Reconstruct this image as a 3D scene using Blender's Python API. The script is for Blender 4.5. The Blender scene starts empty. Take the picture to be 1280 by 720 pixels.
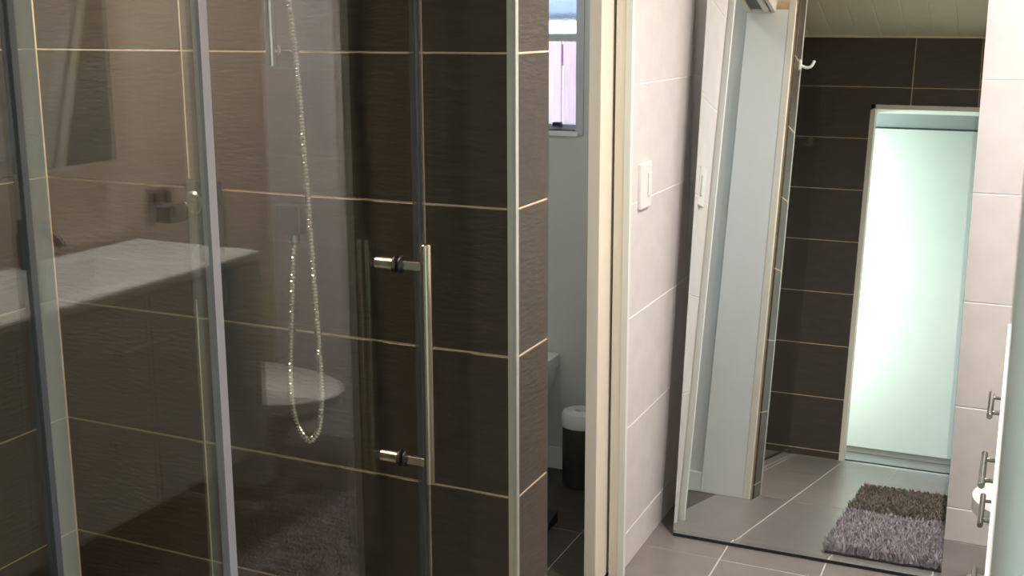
import bpy, bmesh, math, random
from mathutils import Matrix, Vector
random.seed(7)
SC = bpy.context.scene
COL = SC.collection

# ------------------------------------------------------------------ camera
def make_camera():
    th, ps, ro, f, py = .2039, .4303, -.0034, 1442.7182, 324.1226
    F = Vector((-math.sin(ps)*math.cos(th), math.cos(ps)*math.cos(th), -math.sin(th)))
    R = Vector((math.cos(ps), math.sin(ps), 0)); U = R.cross(F)
    R2 = R*math.cos(ro) + U*math.sin(ro); U2 = -R*math.sin(ro) + U*math.cos(ro)
    cam = bpy.data.cameras.new('camera'); o = bpy.data.objects.new('camera', cam)
    m = Matrix((R2, U2, -F)).transposed().to_4x4(); m.translation = (0, 0, 1.469)
    o.matrix_world = m
    cam.sensor_fit = 'HORIZONTAL'; cam.sensor_width = 36
    cam.lens = 36*f/1280; cam.shift_y = (py-360)/1280
    cam.clip_start = .02
    cam.dof.use_dof = True; cam.dof.focus_distance = 2.5; cam.dof.aperture_fstop = 14
    COL.objects.link(o); SC.camera = o
make_camera()

# ------------------------------------------------------------------ world, lights, exposure
def make_world():
    w = bpy.data.worlds.new('sky'); SC.world = w; w.use_nodes = True
    nt = w.node_tree; nt.nodes.clear()
    out = nt.nodes.new('ShaderNodeOutputWorld'); bg = nt.nodes.new('ShaderNodeBackground')
    sky = nt.nodes.new('ShaderNodeTexSky')
    sky.sky_type = 'NISHITA'; sky.sun_elevation = math.radians(38); sky.sun_rotation = math.radians(150)
    sky.sun_disc = False
    bg.inputs['Strength'].default_value = .9
    nt.links.new(sky.outputs[0], bg.inputs[0]); nt.links.new(bg.outputs[0], out.inputs[0])
make_world()

def area(name, loc, target, size, power, color, size_y=None, spread=180):
    d = bpy.data.lights.new(name, 'AREA'); o = bpy.data.objects.new(name, d)
    d.shape = 'RECTANGLE' if size_y else 'DISK'; d.size = size
    if size_y: d.size_y = size_y
    d.energy = power; d.color = color; d.spread = math.radians(spread)
    o.location = loc
    o.rotation_euler = (Vector(target)-Vector(loc)).to_track_quat('-Z', 'Y').to_euler()
    COL.objects.link(o); return o
WARM = (1, .90, .79)
area('downlight_far', (.12, 2.54, 2.31), (.12, 2.54, 0), .09, 16, (1, .955, .94), spread=150)
area('downlight_vanity', (.16, 2.02, 2.31), (.16, 2.02, 0), .09, 26, WARM, spread=150)
area('downlight_shower', (-1.76, 1.44, 2.31), (-1.78, 1.46, 0), .09, 14, (1, .77, .53), spread=108)
area('fill_toilet_room', (-1.5, 2.75, 2.30), (-1.5, 2.75, 0), .12, 3.2, (1, .98, .92))  # added fill to brighten the toilet room, not a known fitting
area('hall_window', (-1.2, -.58, 1.15), (.5, -.20, 1.1), .34, 25, (.75, 1, .985), 1.5)
d = bpy.data.lights.new('sun', 'SUN'); d.energy = 2.5; d.angle = math.radians(3); d.color = (1, .95, .9)
o = bpy.data.objects.new('sun', d); o.rotation_euler = (math.radians(50), 0, math.radians(-20)); COL.objects.link(o)

SC.view_settings.view_transform = 'Standard'; SC.view_settings.look = 'None'
SC.view_settings.exposure = .1; SC.view_settings.gamma = 1; SC.view_settings.use_curve_mapping = False
SC.render.film_transparent = False
SC.cycles.max_bounces = 14; SC.cycles.transparent_max_bounces = 24; SC.cycles.glossy_bounces = 8
SC.cycles.use_denoising = True; SC.cycles.sample_clamp_indirect = 6

# ------------------------------------------------------------------ materials
MATS = {}
def new_mat(name):
    m = bpy.data.materials.new(name); m.use_nodes = True; MATS[name] = m
    return m, m.node_tree, m.node_tree.nodes['Principled BSDF']
def pmat(name, col, rough=.5, metal=0, spec=.5, noise=0, nscale=40, bump=0, bscale=120, stretch=(1, 1, 1), vary=0, coat=0):
    m, nt, b = new_mat(name)
    b.inputs['Roughness'].default_value = rough; b.inputs['Metallic'].default_value = metal
    b.inputs['Specular IOR Level'].default_value = spec; b.inputs['Coat Weight'].default_value = coat
    b.inputs['Base Color'].default_value = (*col, 1)
    tc = nt.nodes.new('ShaderNodeTexCoord'); mp = nt.nodes.new('ShaderNodeMapping')
    mp.inputs['Scale'].default_value = stretch
    nt.links.new(tc.outputs['Object'], mp.inputs[0])
    if noise or vary:
        n = nt.nodes.new('ShaderNodeTexNoise'); n.inputs['Scale'].default_value = nscale; n.inputs['Detail'].default_value = 6
        nt.links.new(mp.outputs[0], n.inputs[0])
        r = nt.nodes.new('ShaderNodeMapRange'); r.inputs['From Min'].default_value = .3; r.inputs['From Max'].default_value = .7
        r.inputs['To Min'].default_value = 1-noise; r.inputs['To Max'].default_value = 1+noise
        nt.links.new(n.outputs[0], r.inputs[0])
        oi = nt.nodes.new('ShaderNodeObjectInfo'); r2 = nt.nodes.new('ShaderNodeMapRange')
        r2.inputs['To Min'].default_value = 1-vary; r2.inputs['To Max'].default_value = 1+vary
        nt.links.new(oi.outputs['Random'], r2.inputs[0])
        mu = nt.nodes.new('ShaderNodeMath'); mu.operation = 'MULTIPLY'
        nt.links.new(r.outputs[0], mu.inputs[0]); nt.links.new(r2.outputs[0], mu.inputs[1])
        v = nt.nodes.new('ShaderNodeVectorMath'); v.operation = 'SCALE'; v.inputs[0].default_value = col
        nt.links.new(mu.outputs[0], v.inputs['Scale']); nt.links.new(v.outputs[0], b.inputs['Base Color'])
    if bump:
        n2 = nt.nodes.new('ShaderNodeTexNoise'); n2.inputs['Scale'].default_value = bscale; n2.inputs['Detail'].default_value = 5
        nt.links.new(mp.outputs[0], n2.inputs[0])
        bp = nt.nodes.new('ShaderNodeBump'); bp.inputs['Strength'].default_value = bump; bp.inputs['Distance'].default_value = .004
        nt.links.new(n2.outputs[0], bp.inputs['Height']); nt.links.new(bp.outputs[0], b.inputs['Normal'])
    return m
DARK = pmat('dark_stone_tile', (.056, .045, .035), .42, noise=.18, nscale=9, bump=.35, bscale=26, stretch=(1, 5, 1), vary=.06)
GROUT_D = pmat('cream_grout', (.74, .60, .43), .85, noise=.1, nscale=60)
IVORY_T = pmat('ivory_tile', (.74, .66, .56), .38, noise=.05, nscale=14, bump=.06, bscale=60, vary=.02)
WHITE_T = pmat('white_tile', (.70, .672, .672), .38, noise=.05, nscale=14, bump=.06, bscale=60, vary=.02)
GROUT_W = pmat('white_grout', (.88, .86, .84), .8, noise=.05)
FLOOR_T = pmat('grey_floor_tile', (.185, .168, .163), .33, noise=.10, nscale=10, bump=.08, bscale=70, vary=.04)
GROUT_F = pmat('pale_floor_grout', (.50, .47, .45), .85, noise=.08)
PLASTER = pmat('white_plaster', (.62, .64, .61), .7, noise=.02, nscale=5, bump=.05, bscale=200)
CREAM = pmat('cream_painted_timber', (.76, .71, .61), .42, noise=.03, nscale=20, stretch=(1, 1, .2))
DOORW = pmat('white_painted_door', (.80, .81, .78), .4, noise=.02, nscale=8)
CEIL = pmat('ceiling_board_paint', (.80, .66, .48), .55, noise=.03, nscale=12)
CHROME = pmat('chrome', (.80, .79, .77), .12, 1, noise=.03, nscale=30)
SATIN = pmat('satin_aluminium', (.86, .84, .80), .38, .85, noise=.02)
DCHROME = pmat('shower_chrome', (.10, .10, .105), .25, .7, noise=.03, nscale=30)
NICKEL = pmat('brushed_nickel', (.72, .64, .52), .24, 1, noise=.05, nscale=90, stretch=(1, 1, .05))
STEEL = pmat('brushed_steel', (.56, .55, .54), .28, 1, noise=.05, nscale=90)
BLACK = pmat('black_plastic', (.012, .012, .013), .4, noise=.05)
MIXER = pmat('satin_graphite', (.018, .018, .020), .35, .1, noise=.03)
BLACKC = pmat('dark_lever_chrome', (.02, .02, .022), .25, .2, noise=.02)
MIXER2 = pmat('smoked_chrome', (.33, .32, .31), .22, 1, noise=.03)
DSTEEL = pmat('dark_steel', (.10, .095, .09), .4, .7, noise=.05)
CERAMIC = pmat('white_ceramic', (.82, .82, .80), .08, noise=.01, coat=.3)
VWHITE = pmat('white_gloss_laminate', (.58, .59, .55), .16, noise=.01, nscale=4)
PLASTIC = pmat('white_plastic', (.80, .79, .78), .35, noise=.01)
ALU = pmat('white_window_frame', (.55, .57, .58), .4, noise=.02)
FENCE = pmat('mauve_fence_timber', (.62, .44, .52), .8, noise=.14, nscale=14, stretch=(6, 6, .5), vary=.08)
EAVE = pmat('blue_grey_gutter', (.16, .22, .30), .5, noise=.05)
GROUND = pmat('pale_gravel', (.45, .42, .38), .9, noise=.2, nscale=60)
MAT_A = pmat('mauve_grey_pile', (.36, .32, .345), .9, noise=.25, nscale=25, vary=0)
MAT_B = pmat('brown_grey_pile', (.155, .13, .115), .9, noise=.25, nscale=25, vary=0)
MATBASE = pmat('mat_backing', (.08, .07, .07), .9, noise=.1)

def glass_mat(name, tint, f0=.04, rough=0.0):
    m = bpy.data.materials.new(name); m.use_nodes = True; nt = m.node_tree; nt.nodes.clear()
    out = nt.nodes.new('ShaderNodeOutputMaterial'); mix = nt.nodes.new('ShaderNodeMixShader')
    tr = nt.nodes.new('ShaderNodeBsdfTransparent'); gl = nt.nodes.new('ShaderNodeBsdfGlossy')
    tr.inputs[0].default_value = (*tint, 1); gl.inputs['Roughness'].default_value = rough
    lw = nt.nodes.new('ShaderNodeLayerWeight'); lw.inputs['Blend'].default_value = .5
    p = nt.nodes.new('ShaderNodeMath'); p.operation = 'POWER'; p.inputs[1].default_value = 5
    r = nt.nodes.new('ShaderNodeMapRange'); r.inputs['To Min'].default_value = f0; r.inputs['To Max'].default_value = 1
    nt.links.new(lw.outputs['Facing'], p.inputs[0]); nt.links.new(p.outputs[0], r.inputs[0])
    nt.links.new(r.outputs[0], mix.inputs[0]); nt.links.new(tr.outputs[0], mix.inputs[1]); nt.links.new(gl.outputs[0], mix.inputs[2])
    nt.links.new(mix.outputs[0], out.inputs[0]); return m
GLASS = glass_mat('clear_glass', (.96, .98, .965), .08)
def strip_mat(name, col, trans):
    m = bpy.data.materials.new(name); m.use_nodes = True; nt = m.node_tree
    b = nt.nodes['Principled BSDF']; b.inputs['Base Color'].default_value = (*col, 1); b.inputs['Roughness'].default_value = .3
    out = nt.nodes['Material Output']; mix = nt.nodes.new('ShaderNodeMixShader'); tr = nt.nodes.new('ShaderNodeBsdfTransparent')
    tr.inputs[0].default_value = (.9, .93, .92, 1); mix.inputs[0].default_value = trans
    nt.links.new(b.outputs[0], mix.inputs[1]); nt.links.new(tr.outputs[0], mix.inputs[2]); nt.links.new(mix.outputs[0], out.inputs[0])
    return m
SEAL = strip_mat('clear_vinyl_seal', (.44, .44, .48), .35)
SEAL2 = strip_mat('frosted_vinyl_seal', (.50, .53, .50), .72)
SEAL3 = strip_mat('clear_lip', (.55, .55, .52), .88)
SEALD = strip_mat('smoky_vinyl_seal', (.10, .11, .13), .35)
def frost_mat():
    m, nt, b = new_mat('obscure_window_glass')
    b.inputs['Base Color'].default_value = (.95, .97, 1, 1); b.inputs['Roughness'].default_value = .07
    b.inputs['Transmission Weight'].default_value = 1; b.inputs['IOR'].default_value = 1.3
    n = nt.nodes.new('ShaderNodeTexNoise'); n.inputs['Scale'].default_value = 90
    bp = nt.nodes.new('ShaderNodeBump'); bp.inputs['Strength'].default_value = .12
    nt.links.new(n.outputs[0], bp.inputs['Height']); nt.links.new(bp.outputs[0], b.inputs['Normal'])
    return m
FROST = frost_mat()
def mirror_mat():
    m, nt, b = new_mat('mirror_silver')
    b.inputs['Base Color'].default_value = (.84, .88, .88, 1); b.inputs['Metallic'].default_value = 1; b.inputs['Roughness'].default_value = 0
    return m
MIRROR = mirror_mat()

# ------------------------------------------------------------------ helpers
def obj(name, me, mat=None, parent=None, loc=None, kind=None):
    if isinstance(me, bmesh.types.BMesh):
        bm = me; me = bpy.data.meshes.new(name); bm.to_mesh(me); bm.free()
    if mat is not None and not me.materials: me.materials.append(mat)
    o = bpy.data.objects.new(name, me); COL.objects.link(o)
    if parent: o.parent = parent
    if loc is not None: o.location = loc
    if kind: o['kind'] = kind
    return o
def thing(name, label, cat, loc=(0, 0, 0), rotz=0, group=None):
    o = bpy.data.objects.new(name, None); COL.objects.link(o); o.empty_display_size = .05
    o.location = loc; o.rotation_euler = (0, 0, rotz); o['label'] = label; o['category'] = cat
    if group: o['group'] = group
    return o
def tag(o, label, cat, group=None):
    o['label'] = label; o['category'] = cat
    if group: o['group'] = group
    return o
def add_box(bm, a, b, bev=0, seg=2):
    a = Vector(a); b = Vector(b)
    r = bmesh.ops.create_cube(bm, size=1)
    vs = r['verts']
    bmesh.ops.scale(bm, vec=(b-a), verts=vs); bmesh.ops.translate(bm, vec=(a+b)/2, verts=vs)
    if bev:
        es = list({e for v in vs for e in v.link_edges})
        bmesh.ops.bevel(bm, geom=es, offset=bev, segments=seg, affect='EDGES', profile=.5)
def box(a, b, bev=0, seg=2):
    bm = bmesh.new(); add_box(bm, a, b, bev, seg); return bm
def boxes(*l):
    bm = bmesh.new()
    for a, b in l: add_box(bm, a, b)
    return bm
def smooth(o, angle=40):
    me = o.data
    for p in me.polygons: p.use_smooth = True
    me.set_sharp_from_angle(angle=math.radians(angle))
    return o
def add_lathe(bm, prof, seg=24, M=Matrix()):
    rings = []
    for r, z in prof:
        if r < 1e-6: rings.append([bm.verts.new(M @ Vector((0, 0, z)))]*seg)
        else: rings.append([bm.verts.new(M @ Vector((r*math.cos(2*math.pi*i/seg), r*math.sin(2*math.pi*i/seg), z))) for i in range(seg)])
    for A, B in zip(rings, rings[1:]):
        for i in range(seg):
            j = (i+1) % seg
            vs = []
            for v in (A[i], A[j], B[j], B[i]):
                if v not in vs: vs.append(v)
            if len(vs) >= 3: bm.faces.new(vs)
def lathe(prof, seg=24, M=Matrix()):
    bm = bmesh.new(); add_lathe(bm, prof, seg, M); bmesh.ops.recalc_face_normals(bm, faces=bm.faces); return bm
def axis_m(loc, d):
    q = Vector(d).normalized().to_track_quat('Z', 'Y'); return Matrix.Translation(loc) @ q.to_matrix().to_4x4()
def cyl(bm, a, b, r, seg=20, ch=.0):
    a = Vector(a); b = Vector(b); L = (b-a).length; ch = min(ch, r*.5)
    prof = [(0, 0), (r-ch, 0), (r, ch), (r, L-ch), (r-ch, L), (0, L)] if ch else [(0, 0), (r, 0), (r, L), (0, L)]
    add_lathe(bm, prof, seg, axis_m(a, b-a))
def add_tube(bm, pts, rad, seg=10, cap=True):
    """pts: list of Vector, rad: float or list"""
    n = len(pts); rad = rad if isinstance(rad, (list, tuple)) else [rad]*n
    up = None; rings = []
    for i in range(n):
        t = (pts[min(i+1, n-1)]-pts[max(i-1, 0)]).normalized()
        if up is None: up = t.orthogonal().normalized()
        up = (up-t*up.dot(t)).normalized(); s = t.cross(up)
        rings.append([bm.verts.new(pts[i]+(up*math.cos(2*math.pi*k/seg)+s*math.sin(2*math.pi*k/seg))*rad[i]) for k in range(seg)])
    for A, B in zip(rings, rings[1:]):
        for k in range(seg): bm.faces.new((A[k], A[(k+1) % seg], B[(k+1) % seg], B[k]))
    if cap: bm.faces.new(rings[0][::-1]); bm.faces.new(rings[-1])
def catmull(P, step):
    P = [Vector(p) for p in P]; out = []
    Q = [P[0]*2-P[1]]+P+[P[-1]*2-P[-2]]
    for i in range(1, len(Q)-2):
        a, b, c, d = Q[i-1:i+3]; n = max(2, int((c-b).length/step))
        for k in range(n):
            t = k/n
            out.append(.5*((2*b)+(c-a)*t+(2*a-5*b+4*c-d)*t*t+(3*b-a-3*c+d)*t**3))
    out.append(P[-1]); return out
def prism(poly, h0, h1):
    bm = bmesh.new(); A = [bm.verts.new((x, y, h0)) for x, y in poly]; B = [bm.verts.new((x, y, h1)) for x, y in poly]
    n = len(poly); bm.faces.new(A[::-1]); bm.faces.new(B)
    for i in range(n): bm.faces.new((A[i], A[(i+1) % n], B[(i+1) % n], B[i]))
    bmesh.ops.recalc_face_normals(bm, faces=bm.faces); return bm

# ------------------------------------------------------------------ tiling: every tile a part of its wall
TCACHE = {}
def tile_mesh(w, h, mat, t=.006):
    k = (round(w, 3), round(h, 3), mat.name)
    if k in TCACHE: return TCACHE[k]
    e = .0012; rects = [(0, 0), (0, t-e), (e, t)]
    bm = bmesh.new(); rings = []
    for ins, z in rects:
        rings.append([bm.verts.new((x, y, z-t)) for x, y in ((ins-w/2, ins-h/2), (w/2-ins, ins-h/2), (w/2-ins, h/2-ins), (ins-w/2, h/2-ins))])
    for A, B in zip(rings, rings[1:]):
        for i in range(4): bm.faces.new((A[i], A[(i+1) % 4], B[(i+1) % 4], B[i]))
    bm.faces.new(rings[-1])
    me = bpy.data.meshes.new('tile'); bm.to_mesh(me); bm.free(); me.materials.append(mat); TCACHE[k] = me
    return me
def lay(parent, org, u, v, us, vs, mat, gap=.003, holes=(), t=.006):
    """org + u*a + v*b is the finished tile face; us, vs are the joint positions."""
    org, u, v = Vector(org), Vector(u), Vector(v); n = u.cross(v)
    rot = Matrix((u, v, n)).transposed().to_4x4(); g = gap/2
    for a0, a1 in zip(us, us[1:]):
        for b0, b1 in zip(vs, vs[1:]):
            x0, x1, y0, y1 = a0+g, a1-g, b0+g, b1-g
            poly = None; skip = False
            for (hx0, hx1, hy0, hy1) in holes:
                if hx0 >= x1 or hx1 <= x0 or hy0 >= y1 or hy1 <= y0: continue
                L, Rr, D, T = hx0 > x0+.004, hx1 < x1-.004, hy0 > y0+.004, hy1 < y1-.004
                if not (L or Rr or D or T): skip = True
                elif L and not (Rr or D or T): x1 = hx0
                elif Rr and not (L or D or T): x0 = hx1
                elif T and not (L or Rr or D): y0 = hy1
                elif D and not (L or Rr or T): y1 = hy0
                elif L and T: poly = [(x0, y0), (hx0, y0), (hx0, hy1), (x1, hy1), (x1, y1), (x0, y1)]
                elif Rr and T: poly = [(hx1, y0), (x1, y0), (x1, y1), (x0, y1), (x0, hy1), (hx1, hy1)]
                elif L and D: poly = [(x0, y0), (x1, y0), (x1, hy0), (hx0, hy0), (hx0, y1), (x0, y1)]
                elif Rr and D: poly = [(x0, y0), (x1, y0), (x1, y1), (hx1, y1), (hx1, hy0), (x0, hy0)]
            if skip or x1-x0 < .006 or y1-y0 < .006: continue
            if poly:
                cx, cy = (x0+x1)/2, (y0+y1)/2
                o = obj('tile', prism([(x-cx, y-cy) for x, y in poly], -t, 0), mat, parent)
            else:
                cx, cy = (x0+x1)/2, (y0+y1)/2
                o = obj('tile', tile_mesh(x1-x0, y1-y0, mat, t), None, parent)
            m = rot.copy(); m.translation = org+u*cx+v*cy+n*random.uniform(-.0003, .0003)
            o.matrix_local = m
def steps(a, d, lo, hi):
    k0 = math.floor((lo-a)/d)+1; out = [lo]; k = k0
    while a+k*d < hi-.004:
        if a+k*d > lo+.004: out.append(a+k*d)
        k += 1
    return out+[hi]
def struct(name, bm, mat):
    return obj(name, bm, mat, kind='structure')

# ------------------------------------------------------------------ setting
H = 2.335                       # ceiling
XR, XL, YE, YN = .45, -.9404, 3.328, -.12
XSL, YS, YB, XP = -1.943, 1.830, 1.985, -.832
T = .0024
ROW_S = steps(.055, .2718, 0, H); ROW_W = steps(.1025, .302, 0, H); ROW_N = steps(.04, .286, 0, H)

w = struct('wall_right', box((XR+T-.001, YN-.1, 0), (XR+.12, YE+.1, H)), GROUT_W)
lay(w, (XR, YE, 0), (0, -1, 0), (0, 0, 1), steps(.604, .604, 0, YE-YN), ROW_W, IVORY_T)
w = struct('wall_far', box((-1.0, YE+T-.001, 0), (XR+.006, YE+.12, H)), GROUT_W)
lay(w, (0, YE, 0), (1, 0, 0), (0, 0, 1), [XL, -.335, .269, XR], ROW_W, WHITE_T)
# left wall: two skins with the pocket for the sliding door between them, and the lintel over the opening
YJ = 2.722; ZH = 1.86
w = struct('wall_left', boxes(((-.962, YJ, 0), (XL-T+.001, YE+.006, H)), ((-1.036, YJ+.25, 0), (-1.012, YE+.02, H)),
                              ((-1.036, YB-.01, ZH), (XL-T+.001, YJ, H))), GROUT_W)
lay(w, (XL, 0, 0), (0, 1, 0), (0, 0, 1), [YJ+.005, YE], ROW_W, WHITE_T)
lay(w, (XL, 0, 0), (0, 1, 0), (0, 0, 1), [YB+.002, YJ+.005], [ZH+.036, 1.914, 2.2165, H], WHITE_T)
# shower walls and the nib between shower and toilet
w = struct('wall_shower_far', box((XSL-.1, YS+T-.001, 0), (XP-T+.001, YB-.012, H)), GROUT_D)
lay(w, (0, YS, 0), (1, 0, 0), (0, 0, 1), [XSL, -1.557, -1.0165, XP-.004], ROW_S, DARK, gap=.0034)
lay(w, (XP, 0, 0), (0, 1, 0), (0, 0, 1), [YS+.010, YB-.004], ROW_S, DARK, gap=.0034)
w = struct('wall_shower_left', box((XSL-.1, YN-.1, 0), (XSL-T+.001, YS+.006, H)), GROUT_D)
lay(w, (XSL, 0, 0), (0, 1, 0), (0, 0, 1), [YN, .20, .744, 1.288, YS], ROW_S, DARK, gap=.0034)
# near wall with the entrance doorway
DX0, DX1, DZ = -.745, .055, 1.945
w = struct('wall_near', boxes(((XSL-.1, YN-.10, 0), (DX0, YN-T+.001, H)), ((DX1, YN-.10, 0), (XR+.1, YN-T+.001, H)),
                              ((DX0, YN-.10, DZ), (DX1, YN-T+.001, H))), GROUT_D)
lay(w, (0, YN, 0), (-1, 0, 0), (0, 0, 1), [-XR, -.004, .54, 1.22, -XSL], ROW_N, DARK, gap=.0034, holes=[(-DX1, -DX0, -.1, DZ)])
# toilet room plaster walls
w = struct('wall_toilet_near', box((XSL-.1, YB-.011, 0), (-.95, YB-.001, H)), PLASTER)
w = struct('wall_toilet_left', box((XSL-.1, YB, 0), (XSL, 3.5, H)), PLASTER)
WX0, WX1, WZ0, WZ1, YT = -1.86, -1.328, 1.128, 1.95, 3.38
w = struct('wall_toilet_far', boxes(((XSL-.1, YT, 0), (WX0, YT+.12, H)), ((WX1, YT, 0), (-1.0, YT+.12, H)),
                                    ((WX0, YT, 0), (WX1, YT+.12, WZ0)), ((WX0, YT, WZ1), (WX1, YT+.12, H))), PLASTER)
w = struct('wall_toilet_right', box((-1.050, YJ+.24, 0), (-1.0365, YT, H)), PLASTER)
struct('baseboard_toilet_far', box((XSL+.001, YT-.012, 0), (-1.08, YT, .075), .003), DOORW)
struct('baseboard_toilet_near', box((XSL+.001, YB, 0), (-1.03, YB+.012, .075), .003), DOORW)

# floor
fl = struct('floor', boxes(((XSL-.1, YN-.12, -.1), (XR+.1, YE+.1, -T+.001)), ((XSL-.1, YE+.1, -.1), (-1.0, YT+.1, -T+.001))), GROUT_F)
fx = steps(-.7195, .274, XL-.03, XR); fy = steps(2.943, 1.096, YN, YE)
lay(fl, (0, 0, 0), (1, 0, 0), (0, 1, 0), fx, fy, FLOOR_T, gap=.004, holes=[(-1.1, XP+.002, YS-.002, YB+.002)])
lay(fl, (0, 0, 0), (1, 0, 0), (0, 1, 0), steps(-.994, .274, XSL, XL-.03), [YN, .203, .751, 1.299, YS], FLOOR_T, gap=.004)
lay(fl, (0, 0, 0), (1, 0, 0), (0, 1, 0), [XSL, -1.68, -1.406, -1.132, XL-.03], [YB, 2.395, 2.943, YT], DARK, gap=.0018)  # toilet room: dark tile instead of grey, its dimness put into the colour

# ceiling of tongue and groove boards
cl = struct('ceiling', boxes(((XSL-.1, YN-.12, H-.007), (XR+.12, YS+.155, H+.1)), ((-1.07, YS+.15, H-.007), (XR+.12, YE+.12, H+.1)),
                             ((XSL-.1, YS+.15, H), (-1.06, YT+.12, H+.1))), CEIL)
x = -.982-8*.130
bw = .130
while x < XR:
    a, b = max(x, XSL+.002), min(x+bw, XR-.002)
    if b-a > .02:
        y1 = YS-.002 if a < XP-.12 else YE-.002
        bm = box((a+.0025, YN+.002, H-.010), (b-.0025, y1, H+.003), .0022, 1)
        obj('ceiling_board', bm, CEIL, cl)
    x += bw
struct('trim_2', box((XSL, YN+.0005, H-.018), (XR, YN+.008, H-.0105)), CEIL)

# chrome corner trim on the nib
tr = bmesh.new()
add_box(tr, (XP-.004, YS-.0015, 0), (XP+.0015, YS+.010, H), .0012, 2)
add_box(tr, (XP-.016, YS-.0012, 0), (XP-.004, YS+.004, H))
o = struct('trim_1', tr, SATIN)

# ------------------------------------------------------------------ sliding door to the toilet
d2 = struct('door_2', boxes(((-.962, YJ-.012, 0), (-.935, YJ+.004, ZH)), ((-1.034, YJ+.242, 0), (-1.012, YJ+.249, ZH)),
                            ((-.965, YB, ZH-.012), (-.935, YJ, ZH)), ((-1.034, YB+.016, ZH-.012), (-1.012, YJ-.01, ZH)),
                            ), CREAM)
obj('architrave', boxes(((-.937, YJ-.013, 0), (-.921, YJ+.004, ZH+.02))), DOORW, d2)
obj('architrave', boxes(((-.94, YB-.002, ZH-.012), (-.921, YJ+.004, ZH+.035))), CREAM, d2)
obj('closing_jamb', box((-1.03, YB-.0005, 0), (-.870, YB+.014, ZH), .002), DOORW, d2)
obj('architrave', box((-.870, YB-.0025, 0), (-.8445, YB+.016, ZH+.035), .002), CREAM, d2)
obj('track', box((-1.006, YB+.05, ZH-.010), (-.968, YJ, ZH+.03)), DSTEEL, d2)
leaf = obj('door_leaf', box((-1.003, 2.630, .008), (-.970, YE-.04, ZH-.02), .0025), CREAM, d2)

# entrance door frame and the hall beyond
d1 = struct('door_1', boxes(((DX0, YN-.10, 0), (DX0+.025, YN+.006, DZ)), ((DX1-.025, YN-.10, 0), (DX1, YN+.006, DZ)),
                            ((DX0, YN-.10, DZ-.025), (DX1, YN+.006, DZ))), CREAM)
obj('threshold', box((DX0+.02, YN-.10, -.004), (DX1-.02, YN-.08, .006)), DSTEEL, d1)
YH = -.80
struct('floor_hall', box((-2.3, YH-.2, -.1), (1.4, YN-.1, -.002)), FLOOR_T)
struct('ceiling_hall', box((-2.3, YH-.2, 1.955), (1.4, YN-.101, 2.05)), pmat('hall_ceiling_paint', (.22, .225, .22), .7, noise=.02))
struct('wall_hall', box((-2.3, YH-.14, 0), (1.4, YH-.04, 1.955)), DOORW)
struct('wall_hall_left', box((-2.4, YH-.2, 0), (-2.3, YN-.1, 2.0)), DOORW)
struct('wall_hall_right', box((1.4, YH-.2, 0), (1.5, YN-.1, 2.0)), DOORW)
dl = obj('door_leaf', box((0, -.79, .012), (.036, 0, 1.915), .002), DOORW, d1, loc=(-.007, .672, 0))
dl.rotation_euler = (0, 0, math.radians(1.6))
b = bmesh.new(); cyl(b, (.058, -.06, 1.0), (.091, -.06, 1.0), .010, 16, .001); cyl(b, (.091, -.045, 1.0), (.091, -.17, 1.0), .0095, 16, .001)
cyl(b, (.0365, -.06, 1.0), (.058, -.06, 1.0), .025, 20, .001)
smooth(obj('lever_handle', b, STEEL, dl))
d3 = struct('door_3', box((-.95, YH-.035, .034), (.62, YH, 1.945), .003), DOORW)
obj('door_pull', box((.52, YH-.001, .86), (.54, YH+.012, 1.02), .003), STEEL, d3)

# ------------------------------------------------------------------ toilet room window and what is outside
w1 = struct('window_1', boxes(((WX0, YT+.03, WZ0), (WX0+.035, YT+.08, WZ1)), ((WX1-.014, YT+.03, WZ0), (WX1, YT+.08, WZ1)),
                              ((WX0, YT+.03, WZ0), (WX1, YT+.08, WZ0+.018)), ((WX0, YT+.03, WZ1-.035), (WX1, YT+.08, WZ1))), ALU)
obj('transom', box((WX0+.03, YT+.025, 1.405), (WX1-.010, YT+.08, 1.428)), ALU, w1)
obj('pane', box((WX0+.03, YT+.05, WZ0+.01), (WX1-.012, YT+.055, 1.41)), GLASS, w1)
obj('pane', box((WX0+.03, YT+.05, 1.42), (WX1-.012, YT+.055, WZ1-.03)), FROST, w1)
obj('sill', box((WX0-.02, YT-.006, WZ0-.016), (WX1+.008, YT+.04, WZ0), .002), DOORW, w1)
obj('window_catch', box((-1.412, YT+.005, WZ0+.012), (-1.388, YT+.034, WZ0+.026), .002), BLACK, w1)
obj('frame_casing', boxes(((WX1-.001, YT-.004, WZ0-.01), (WX1+.024, YT+.03, WZ1+.03))), ALU, w1)
struct('ground_outside', box((-6, YT+.15, -.2), (3, 9, -.02)), GROUND)
fn = thing('fence', 'weathered mauve board fence outside the small toilet window', 'fence', (-2, 4.6, -.02))
x = -.815
for i in range(17):
    obj('fence_board', box((x, 0, 0), (x+.125, .02, 1.44), .002, 1), FENCE, fn); x += .135
obj('rail', box((-.9, .021, .35), (1.4, .06, .44)), FENCE, fn); obj('rail', box((-.9, .021, 1.3), (1.4, .06, 1.39)), FENCE, fn)
ea = thing('roof_gutter', 'blue grey roof gutter beyond the fence, blurred by the obscure upper pane', 'gutter', (-2.6, 6.2, 0))
obj('gutter_channel', box((-1.6, 0, 1.50), (2.2, .12, 1.60), .01), EAVE, ea)
obj('fascia', box((-1.6, .12, 1.46), (2.2, .15, 1.62)), EAVE, ea)
obj('post', box((-1.2, .15, -.02), (-1.1, .25, 1.6)), EAVE, ea); obj('post', box((1.8, .15, -.02), (1.9, .25, 1.6)), EAVE, ea)

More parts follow.
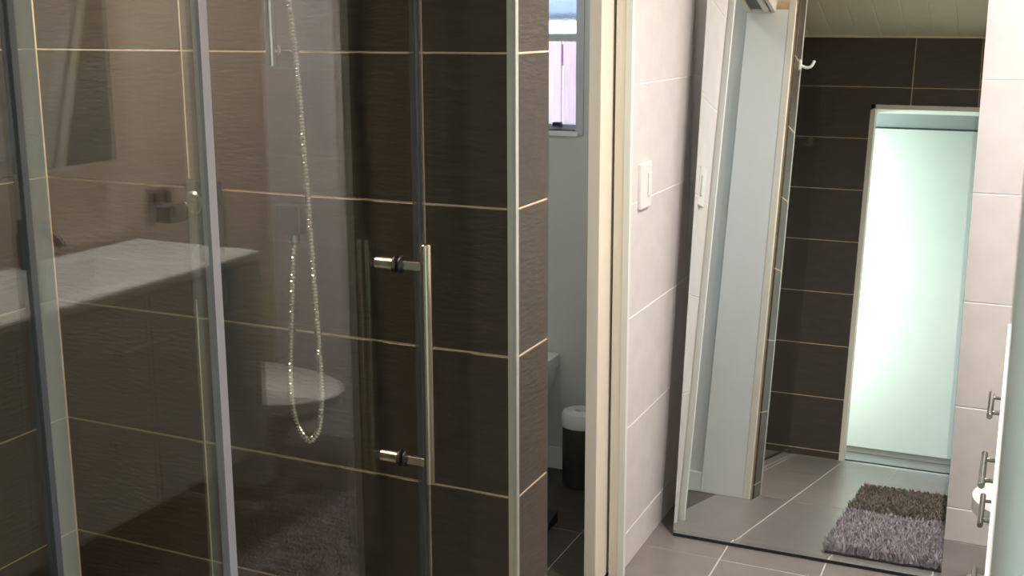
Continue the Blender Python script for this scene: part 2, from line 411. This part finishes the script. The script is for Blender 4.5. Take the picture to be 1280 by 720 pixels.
# ------------------------------------------------------------------ shower enclosure
XG = -1.012; GT = 2.0
def glass(y0, y1, name='glass'): return box((XG-.004, y0, .03), (XG+.004, y1, GT))
sc = thing('shower_screen', 'frameless clear glass shower screen with pivot door and vinyl seals', 'shower screen', (XG, .85, 0))
def sp(name, bm, mat):
    o = obj(name, bm, mat, sc); o.matrix_parent_inverse = Matrix.Translation((-XG, -.85, 0)); return o
sp('glass_panel', glass(YN+.012, .922), GLASS)
sp('glass_panel', glass(.936, 1.222), GLASS)
sp('glass_door', glass(1.238, 1.796), GLASS)
sp('seal', boxes(((XG-.006, 1.220, .03), (XG+.007, 1.236, GT))), SEAL)
sp('seal_lip', box((XG-.010, 1.196, .03), (XG-.0055, 1.2195, GT)), SEAL3)
sp('seal', boxes(((XG-.0055, .9215, .03), (XG+.0065, .9465, GT))), SEAL2)
sp('seal_lip', boxes(((XG-.0065, .9125, .03), (XG+.0075, .9212, GT))), SEALD)
sp('door_seal', boxes(((XG-.006, 1.790, .03), (XG+.006, 1.803, GT))), SEALD)
sp('door_seal', box((XG-.003, 1.8031, .03), (XG+.003, 1.822, GT)), SEAL2)
sp('bottom_rail', box((XG-.010, YN+.012, 0), (XG+.012, 1.822, .0295), .002), CHROME)
h = bmesh.new()
YB_ = 1.717
cyl(h, (XG+.060, YB_, .652), (XG+.060, YB_, 1.091), .0098, 24, .001)
hd = sp('handle', h, NICKEL); smooth(hd)
for z in (1.049, .687):
    b = box((XG+.006, YB_+.004, z-.0075), (XG+.056, YB_+.014, z+.0075), .0012)
    o = obj('handle_post', b, NICKEL, hd)
    b = bmesh.new(); cyl(b, (XG+.004, YB_+.009, z), (XG+.0075, YB_+.009, z), .0155, 24, .001); cyl(b, (XG-.008, YB_+.009, z), (XG-.004, YB_+.009, z), .0155, 24, .001)
    smooth(obj('washer', b, BLACK, hd))
    b = bmesh.new(); cyl(b, (XG-.046, YB_+.009, z), (XG-.008, YB_+.009, z), .0112, 24, .002)
    smooth(obj('handle_knob', b, NICKEL, hd))

# ------------------------------------------------------------------ shower fittings on the far wall (y = YS)
mx = thing('shower_mixer', 'tall square chrome shower mixer plate with lever on the dark shower wall', 'shower mixer', (-1.517, YS, 1.034))
obj('plate', box((-.043, -.010, -.123), (.043, .001, .125), .003), MIXER, mx)
b = bmesh.new(); cyl(b, (.006, -.050, .085), (.006, -.0102, .085), .024, 28, .004)
smooth(obj('diverter_knob', b, MIXER2, mx))
b = bmesh.new(); cyl(b, (-.008, -.060, .070), (-.008, -.0102, .070), .018, 24, .003)
smooth(obj('lever_hub', b, DCHROME, mx))
obj('lever', box((-.036, -.110, .052), (.006, -.0605, .090), .006), BLACKC, mx)
b = bmesh.new(); cyl(b, (.012, -.044, -.020), (.012, -.0102, -.020), .021, 28, .004)
smooth(obj('temperature_knob', b, MIXER2, mx))
el = thing('hose_outlet', 'square chrome wall elbow holding the lower end of the shower hose', 'wall outlet', (-1.287, YS, 1.098))
obj('block', box((-.026, -.046, -.026), (.026, .001, .030), .003), MIXER2, el)
b = bmesh.new(); cyl(b, (.004, -.032, -.044), (.004, -.032, -.0262), .011, 20, .001)
smooth(obj('nut', b, MIXER2, el))
rl = thing('shower_rail', 'vertical chrome slide rail for the hand shower, above the hose outlet', 'rail', (-1.303, YS, 1.387))
b = bmesh.new(); cyl(b, (0, -.050, 0), (0, -.050, .68), .0105, 24, .002); smooth(obj('rail_bar', b, CHROME, rl))
for z in (.030, .64):
    b = bmesh.new(); cyl(b, (0, -.040, z), (0, .001, z), .012, 20, .002); smooth(obj('bracket', b, CHROME, rl))
obj('slider', box((-.018, -.078, .50), (.018, -.034, .545), .006), CHROME, rl)
hs = thing('hand_shower', 'chrome hand shower hanging from the slide rail', 'hand shower', (-1.303, YS, 1.9))
b = bmesh.new(); add_tube(b, catmull([(0.028, -.085, -.10), (0.014, -.095, 0), (0, -.125, .10)], .012), .011, 14); smooth(obj('handset', b, CHROME, hs))
b = bmesh.new(); cyl(b, (0, -.140, .112), (0, -.124, .092), .045, 28, .004); smooth(obj('spray_face', b, CHROME, hs))
# the ribbed hose
YH_ = YS-.040
pts = [(-1.283, YS-.032, 1.054)] + [(x, y, z) for x, y, z in (
    (-1.281, YH_, 1.02), (-1.289, YH_-.002, .905), (-1.294, YH_-.004, .824), (-1.291, YH_-.008, .743), (-1.276, YH_-.012, .693),
    (-1.248, YH_-.016, .670), (-1.224, YH_-.018, .700), (-1.214, YH_-.02, .769), (-1.217, YH_-.02, .881), (-1.224, YH_-.02, 1.051),
    (-1.231, YH_-.02, 1.217), (-1.238, YH_-.02, 1.364), (-1.243, YH_-.022, 1.436), (-1.252, YH_-.026, 1.53), (-1.272, YH_-.045, 1.70))] + [(-1.275, YS-.086, 1.80)]
P = catmull(pts, .0018)
acc = 0; rad = []
for i, p in enumerate(P):
    if i: acc += (p-P[i-1]).length
    rad.append(.0068+.0012*(1 if math.sin(acc/.0066*2*math.pi) > 0 else -1))
b = bmesh.new(); add_tube(b, P, rad, 10)
ho = smooth(obj('shower_hose', b, CHROME), 60); tag(ho, 'ribbed chrome shower hose hanging in a loop behind the glass', 'hose')

# ------------------------------------------------------------------ leaning mirror
ta, ya = math.radians(7.9), math.radians(1.0)
mn = Vector((math.sin(ya)*math.cos(ta), -math.cos(ya)*math.cos(ta), math.sin(ta)))
mu = Vector((math.cos(ya), math.sin(ya), 0)); mv = mn.cross(mu)
if mv.z < 0: mv = -mv
MW0, MW1, MHT = -.380, .352, 1.98
mir = thing('leaning_mirror', 'tall frameless mirror leaning against the white tiled end wall', 'mirror', (-.5, 3.04, .001))
mir.matrix_world = Matrix((mu, mv, mn)).transposed().to_4x4(); mir.matrix_world.translation = Vector((-.5, 3.04, .001))
mir.location = (-.5, 3.04, .001)
be = .010; MB = .009
bm = bmesh.new()
ring = lambda i, z: [bm.verts.new(q) for q in ((MW0+i, MB+i, z), (MW1-i, MB+i, z), (MW1-i, MHT-i, z), (MW0+i, MHT-i, z))]
r1 = ring(be, 0); bm.faces.new(r1)
obj('mirror_glass', bm, MIRROR, mir)
bm = bmesh.new(); r0 = ring(0, -.0003); r1 = ring(be, 0)
for i in range(4): bm.faces.new((r0[i], r0[(i+1) % 4], r1[(i+1) % 4], r1[i]))
obj('bevelled_edge', bm, MIRROR, mir)
obj('backing', boxes(((MW0, MB, -.020), (MW1, MHT, -.0008)), ((MW0, 0, -.020), (MW1, MB-.0004, -.0001))), BLACK, mir)

# ------------------------------------------------------------------ light switch
sw = thing('light_switch', 'white vertical light switch plate on the white tiled wall', 'light switch', (XL, 2.876, 1.045))
obj('plate', box((-.001, -.043, -.060), (.010, .043, .060), .003), PLASTIC, sw)
obj('rocker', box((.0102, .008, -.030), (.0145, .030, .032), .002), PLASTIC, sw)

# ------------------------------------------------------------------ vanity
VY0, VY1, VXF, VZ0, VZT = 1.20, 2.62, -.027, .244, .832
va = thing('vanity_unit', 'wall-hung white gloss vanity unit with two rows of drawers along the right wall', 'vanity', (.2, 1.9, VZ0))
def vp(name, bm, mat, par=None, pf=None):
    o = obj(name, bm, mat, par or va)
    if par is None: o.matrix_parent_inverse = Matrix.Translation((-.2, -1.9, -VZ0))
    return o
vp('carcass', box((VXF+.019, VY0, VZ0), (XR-.022, VY1, .70), .001, 1), VWHITE)
vp('end_panel', box((VXF+.001, VY1-.016, VZ0-.0005), (XR-.022, VY1+.0005, VZT-.027), .001, 1), VWHITE)
cols = [(1.215, 1.40), (1.40, 1.77), (1.77, 2.17), (2.17, 2.605)]
for j, (z0, z1, hz) in enumerate(((.548, .802, .682), (VZ0+.003, .545, .468))):
    for i, (a, b_) in enumerate(cols):
        if i == 3: hc = (2.50, 2.45)[j]
        elif i == 2: hc = (2.115, 2.08)[j]
        else: hc = (a+b_)/2
        dr = vp('drawer', box((VXF, a+.0015, z0), (VXF+.018, b_-.0015, z1), .0012, 1), VWHITE)
        hx = VXF-.025
        b = bmesh.new(); cyl(b, (hx, hc-.082, hz), (hx, hc+.082, hz), .0058, 16, .0006)
        for s_ in (-.052, .052): cyl(b, (hx+.004, hc+s_, hz), (VXF+.0005, hc+s_, hz), .0038, 12)
        hdl = smooth(obj('handle', b, STEEL, dr)); 
# basin top with moulded recess
bm = bmesh.new()
x0, x1, y0, y1 = VXF-.005, XR-.022, VY0-.004, VY1+.008; zt = VZT
o4 = [(x0, y0), (x1, y0), (x1, y1), (x0, y1)]
i4 = [(.035, 1.50), (.345, 1.50), (.345, 2.38), (.035, 2.38)]
c4 = [(.060, 1.53), (.330, 1.53), (.330, 2.33), (.060, 2.33)]
vo = [bm.verts.new((x, y, zt)) for x, y in o4]; vi = [bm.verts.new((x, y, zt)) for x, y in i4]
vb = [bm.verts.new((x, y, zt-.095)) for x, y in c4]; vl = [bm.verts.new((x, y, zt-.026)) for x, y in o4]
vu = [bm.verts.new((x, y, zt-.026)) for x, y in i4]; vd = [bm.verts.new((x, y, zt-.105)) for x, y in c4]
for i in range(4):
    j = (i+1) % 4
    bm.faces.new((vo[i], vo[j], vi[j], vi[i])); bm.faces.new((vi[i], vi[j], vb[j], vb[i])); bm.faces.new((vl[i], vl[j], vo[j], vo[i]))
    bm.faces.new((vl[j], vl[i], vu[i], vu[j])); bm.faces.new((vu[j], vu[i], vd[i], vd[j]))
bm.faces.new(vb); bm.faces.new(vd[::-1])
bmesh.ops.recalc_face_normals(bm, faces=bm.faces)
bmesh.ops.bevel(bm, geom=[e for e in bm.edges], offset=.004, segments=2, affect='EDGES')
ct = vp('basin_top', bm, CERAMIC)
b = bmesh.new(); cyl(b, (.20, 1.93, zt-.0955), (.20, 1.93, zt-.089), .022, 24, .001); smooth(obj('drain', b, DCHROME, ct)).matrix_parent_inverse = Matrix()
b = bmesh.new(); cyl(b, (.0365, 1.93, zt-.030), (.046, 1.93, zt-.031), .013, 20, .001); smooth(obj('overflow_ring', b, DCHROME, ct))
fa = thing('basin_tap', 'dark chrome basin tap with an arched spout and flat lever, rear of the basin', 'tap', (.385, 2.17, VZT-.0005))
b = bmesh.new(); cyl(b, (0, 0, 0), (0, 0, .10), .021, 24, .003); smooth(obj('body', b, DCHROME, fa))
b = bmesh.new(); add_tube(b, catmull([(0, 0, .085), (-.05, 0, .105), (-.10, 0, .098), (-.135, 0, .068)], .008), .013, 14); smooth(obj('spout', b, DCHROME, fa))
obj('lever', box((-.085, -.012, .122), (.018, .012, .130), .003), DCHROME, fa)
b = bmesh.new(); cyl(b, (0, 0, .1005), (0, 0, .1215), .016, 20, .002); smooth(obj('lever_hub', b, DCHROME, fa))

cb = thing('mirror_cabinet', 'shallow white wall cabinet with mirror doors above the vanity, seen in the shower glass', 'cabinet', (XR, 1.75, 1.07))
obj('body', box((-.030, -.80, 0), (-.001, .80, .75), .002), DOORW, cb)
for k in range(3):
    a = -.80+k*.5333
    dd = obj('door', box((-.048, a+.002, .002), (-.0305, a+.5313, .748), .001, 1), DOORW, cb)
    obj('mirror_pane', box((-.0512, a+.012, .012), (-.0482, a+.5213, .738)), MIRROR, dd)
ou = thing('power_outlet', 'grey power outlet plate on the right wall beyond the vanity', 'outlet', (XR, 2.76, .935))
obj('plate', box((-.010, -.058, -.036), (.001, .058, .036), .003), STEEL, ou)
obj('socket', box((-.012, -.040, -.018), (-.0101, -.010, .018), .001), BLACK, ou); obj('socket', box((-.012, .010, -.018), (-.0101, .040, .018), .001), BLACK, ou)

# ------------------------------------------------------------------ toilets
def dshape(L, W, back, n=28, sc=1.0):
    """outline in plan: flat back at y = back, round front toward -y (front at y = back-L)"""
    pts = []
    hw = W/2*sc; Lf = L*.62
    yb = back-L+Lf
    pts.append((hw, back)); pts.append((hw, yb))
    for i in range(1, n): 
        t = math.pi*i/n; pts.append((hw*math.cos(t), yb-Lf*sc*math.sin(t)))
    pts.append((-hw, yb)); pts.append((-hw, back)); return pts
def loft(secs):
    bm = bmesh.new(); rings = [[bm.verts.new((x, y, z)) for x, y in P_] for P_, z in secs]; n = len(rings[0])
    for A, B in zip(rings, rings[1:]):
        for i in range(n): bm.faces.new((A[i], A[(i+1) % n], B[(i+1) % n], B[i]))
    bm.faces.new(rings[0][::-1]); bm.faces.new(rings[-1]); bmesh.ops.recalc_face_normals(bm, faces=bm.faces); return bm
def toilet(label, loc, rot, L, W, hgt, cistern=True):
    t = thing('toilet', label, 'toilet', loc, rot)
    secs = []
    for k, (fl_, fw, z) in enumerate(((.52, .58, 0), (.52, .58, .06), (.55, .62, .14), (.68, .78, .24), (.90, .96, .33), (.97, 1, .375))):
        secs.append((dshape(L*fl_, W*fw, 0), z*hgt/.42))
    smooth(obj('bowl', loft(secs), CERAMIC, t), 50)
    z = .3755*hgt/.42
    smooth(obj('seat', loft([(dshape(L, W*1.02, 0), z), (dshape(L, W*1.02, 0), z+.018)]), CERAMIC, t), 30)
    smooth(obj('lid', loft([(dshape(L, W*1.02, 0), z+.0185), (dshape(L, W*1.02, 0), z+.034), (dshape(L*.97, W*.96, -.004), z+.040)]), CERAMIC, t), 30)
    if cistern:
        obj('cistern', box((-W*.36, -.002, z-.01), (W*.36, .158, z+.42), .02, 3), CERAMIC, t)
        obj('cistern_lid', box((-W*.37, -.006, z+.4205), (W*.37, .160, z+.455), .008), CERAMIC, t)
        b = bmesh.new(); cyl(b, (0, .07, z+.4555), (0, .07, z+.462), .022, 24, .002); smooth(obj('flush_button', b, CHROME, t))
    return t
VA = math.radians(.6); VC = Vector((VXF, VY1, 0)); VR = Matrix.Rotation(VA, 4, 'Z')
for t_ in (va, fa):
    p_ = Vector((t_.location.x, t_.location.y, 0))-VC
    q_ = VC+VR @ p_; t_.location = (q_.x, q_.y, t_.location.z); t_.rotation_euler[2] = VA
toilet('white toilet against the far wall of the small room, left of the bin', (-1.585, YT-.003, 0), 0, .56, .40, .405, False)
toilet('white toilet beyond the vanity, its lid mirrored in the shower glass', (XR-.004, 2.90, 0), -math.pi/2, .53, .40, .325, False)

# ------------------------------------------------------------------ bin in the toilet room
bn = thing('waste_bin', 'slim dark steel bin with a white holed lid in the toilet room', 'bin', (-1.268, 3.285, 0))
smooth(obj('body', lathe([(0, 0), (.055, 0), (.058, .004), (.058, .200), (0, .200)], 32), DSTEEL, bn))
smooth(obj('lid', lathe([(.0595, .2005), (.0605, .204), (.0605, .238), (.056, .246), (.018, .250), (.016, .247), (.016, .215), (.0595, .2005)], 32), PLASTIC, bn))
smooth(obj('inner_liner', lathe([(0, .2005), (.0155, .2005), (.0155, .212), (0, .212)], 20), BLACK, bn))
o = obj('door_wedge', prism([(-.03, -.06), (.03, -.06), (.03, .06), (-.03, .06)], 0, .012), BLACK, loc=(-1.255, 2.93, 0))
for v in o.data.vertices:
    if v.co.z > .006 and v.co.y > 0: v.co.z = .034
tag(o, 'small black rubber door wedge on the dark toilet floor', 'door wedge')

# ------------------------------------------------------------------ bath mats
def bath_mat(label, loc, W, L, mat, seed):
    rnd = random.Random(seed)
    t = thing('bath_mat', label, 'mat', loc, math.radians(rnd.uniform(-1.5, 1.5)))
    obj('backing', box((-W/2, -L/2, 0), (W/2, L/2, .008), .002), MATBASE, t)
    vs, fs = [], []
    for _ in range(11000):
        x = rnd.uniform(-W/2, W/2); y = rnd.uniform(-L/2, L/2)
        a = rnd.uniform(0, 2*math.pi); h_ = rnd.uniform(.022, .040); r = .0055
        lx = rnd.uniform(-.016, .016); ly = rnd.uniform(-.016, .016)
        k = len(vs)
        for q in range(3): vs.append((x+r*math.cos(a+q*2.094), y+r*math.sin(a+q*2.094), .006))
        for q in range(3): vs.append((x+lx*.6+.7*r*math.cos(a+q*2.094), y+ly*.6+.7*r*math.sin(a+q*2.094), h_*.75))
        vs.append((x+lx, y+ly, h_))
        for q in range(3):
            p = (q+1) % 3; fs.append((k+q, k+p, k+3+p, k+3+q)); fs.append((k+3+q, k+3+p, k+6))
    me = bpy.data.meshes.new('pile'); me.from_pydata(vs, [], fs); me.update()
    obj('pile', me, mat, t, kind='stuff')
bath_mat('mauve grey shaggy bath mat lying on the floor before the mirror', (-.225, 2.455, 0), .50, .84, MAT_A, 3)
bath_mat('brown grey shaggy bath mat lying further from the mirror', (-.245, 1.57, 0), .50, .86, MAT_B, 4)

# ------------------------------------------------------------------ hooks
hk = thing('robe_hook', 'white curved robe hook on the nib corner beside the shower', 'hook', (XP, YS+.045, 1.675))
obj('base', box((-.001, -.012, -.020), (.008, .012, .020), .002), PLASTIC, hk)
b = bmesh.new(); add_tube(b, catmull([(.006, 0, -.002), (.028, 0, -.010), (.046, 0, -.004), (.056, 0, .018)], .005), .0055, 10); smooth(obj('arm', b, PLASTIC, hk))
h2 = thing('towel_hook', 'small chrome double towel hook on the dark near wall', 'hook', (-1.05, YN, 1.71))
obj('plate', box((-.014, -.001, -.014), (.014, .006, .040), .002), CHROME, h2)
b = bmesh.new()
for s_ in (-1, 1): add_tube(b, catmull([(0, .005, -.002), (s_*.018, .026, -.010), (s_*.030, .040, .004)], .005), .005, 8)
smooth(obj('prongs', b, CHROME, h2))
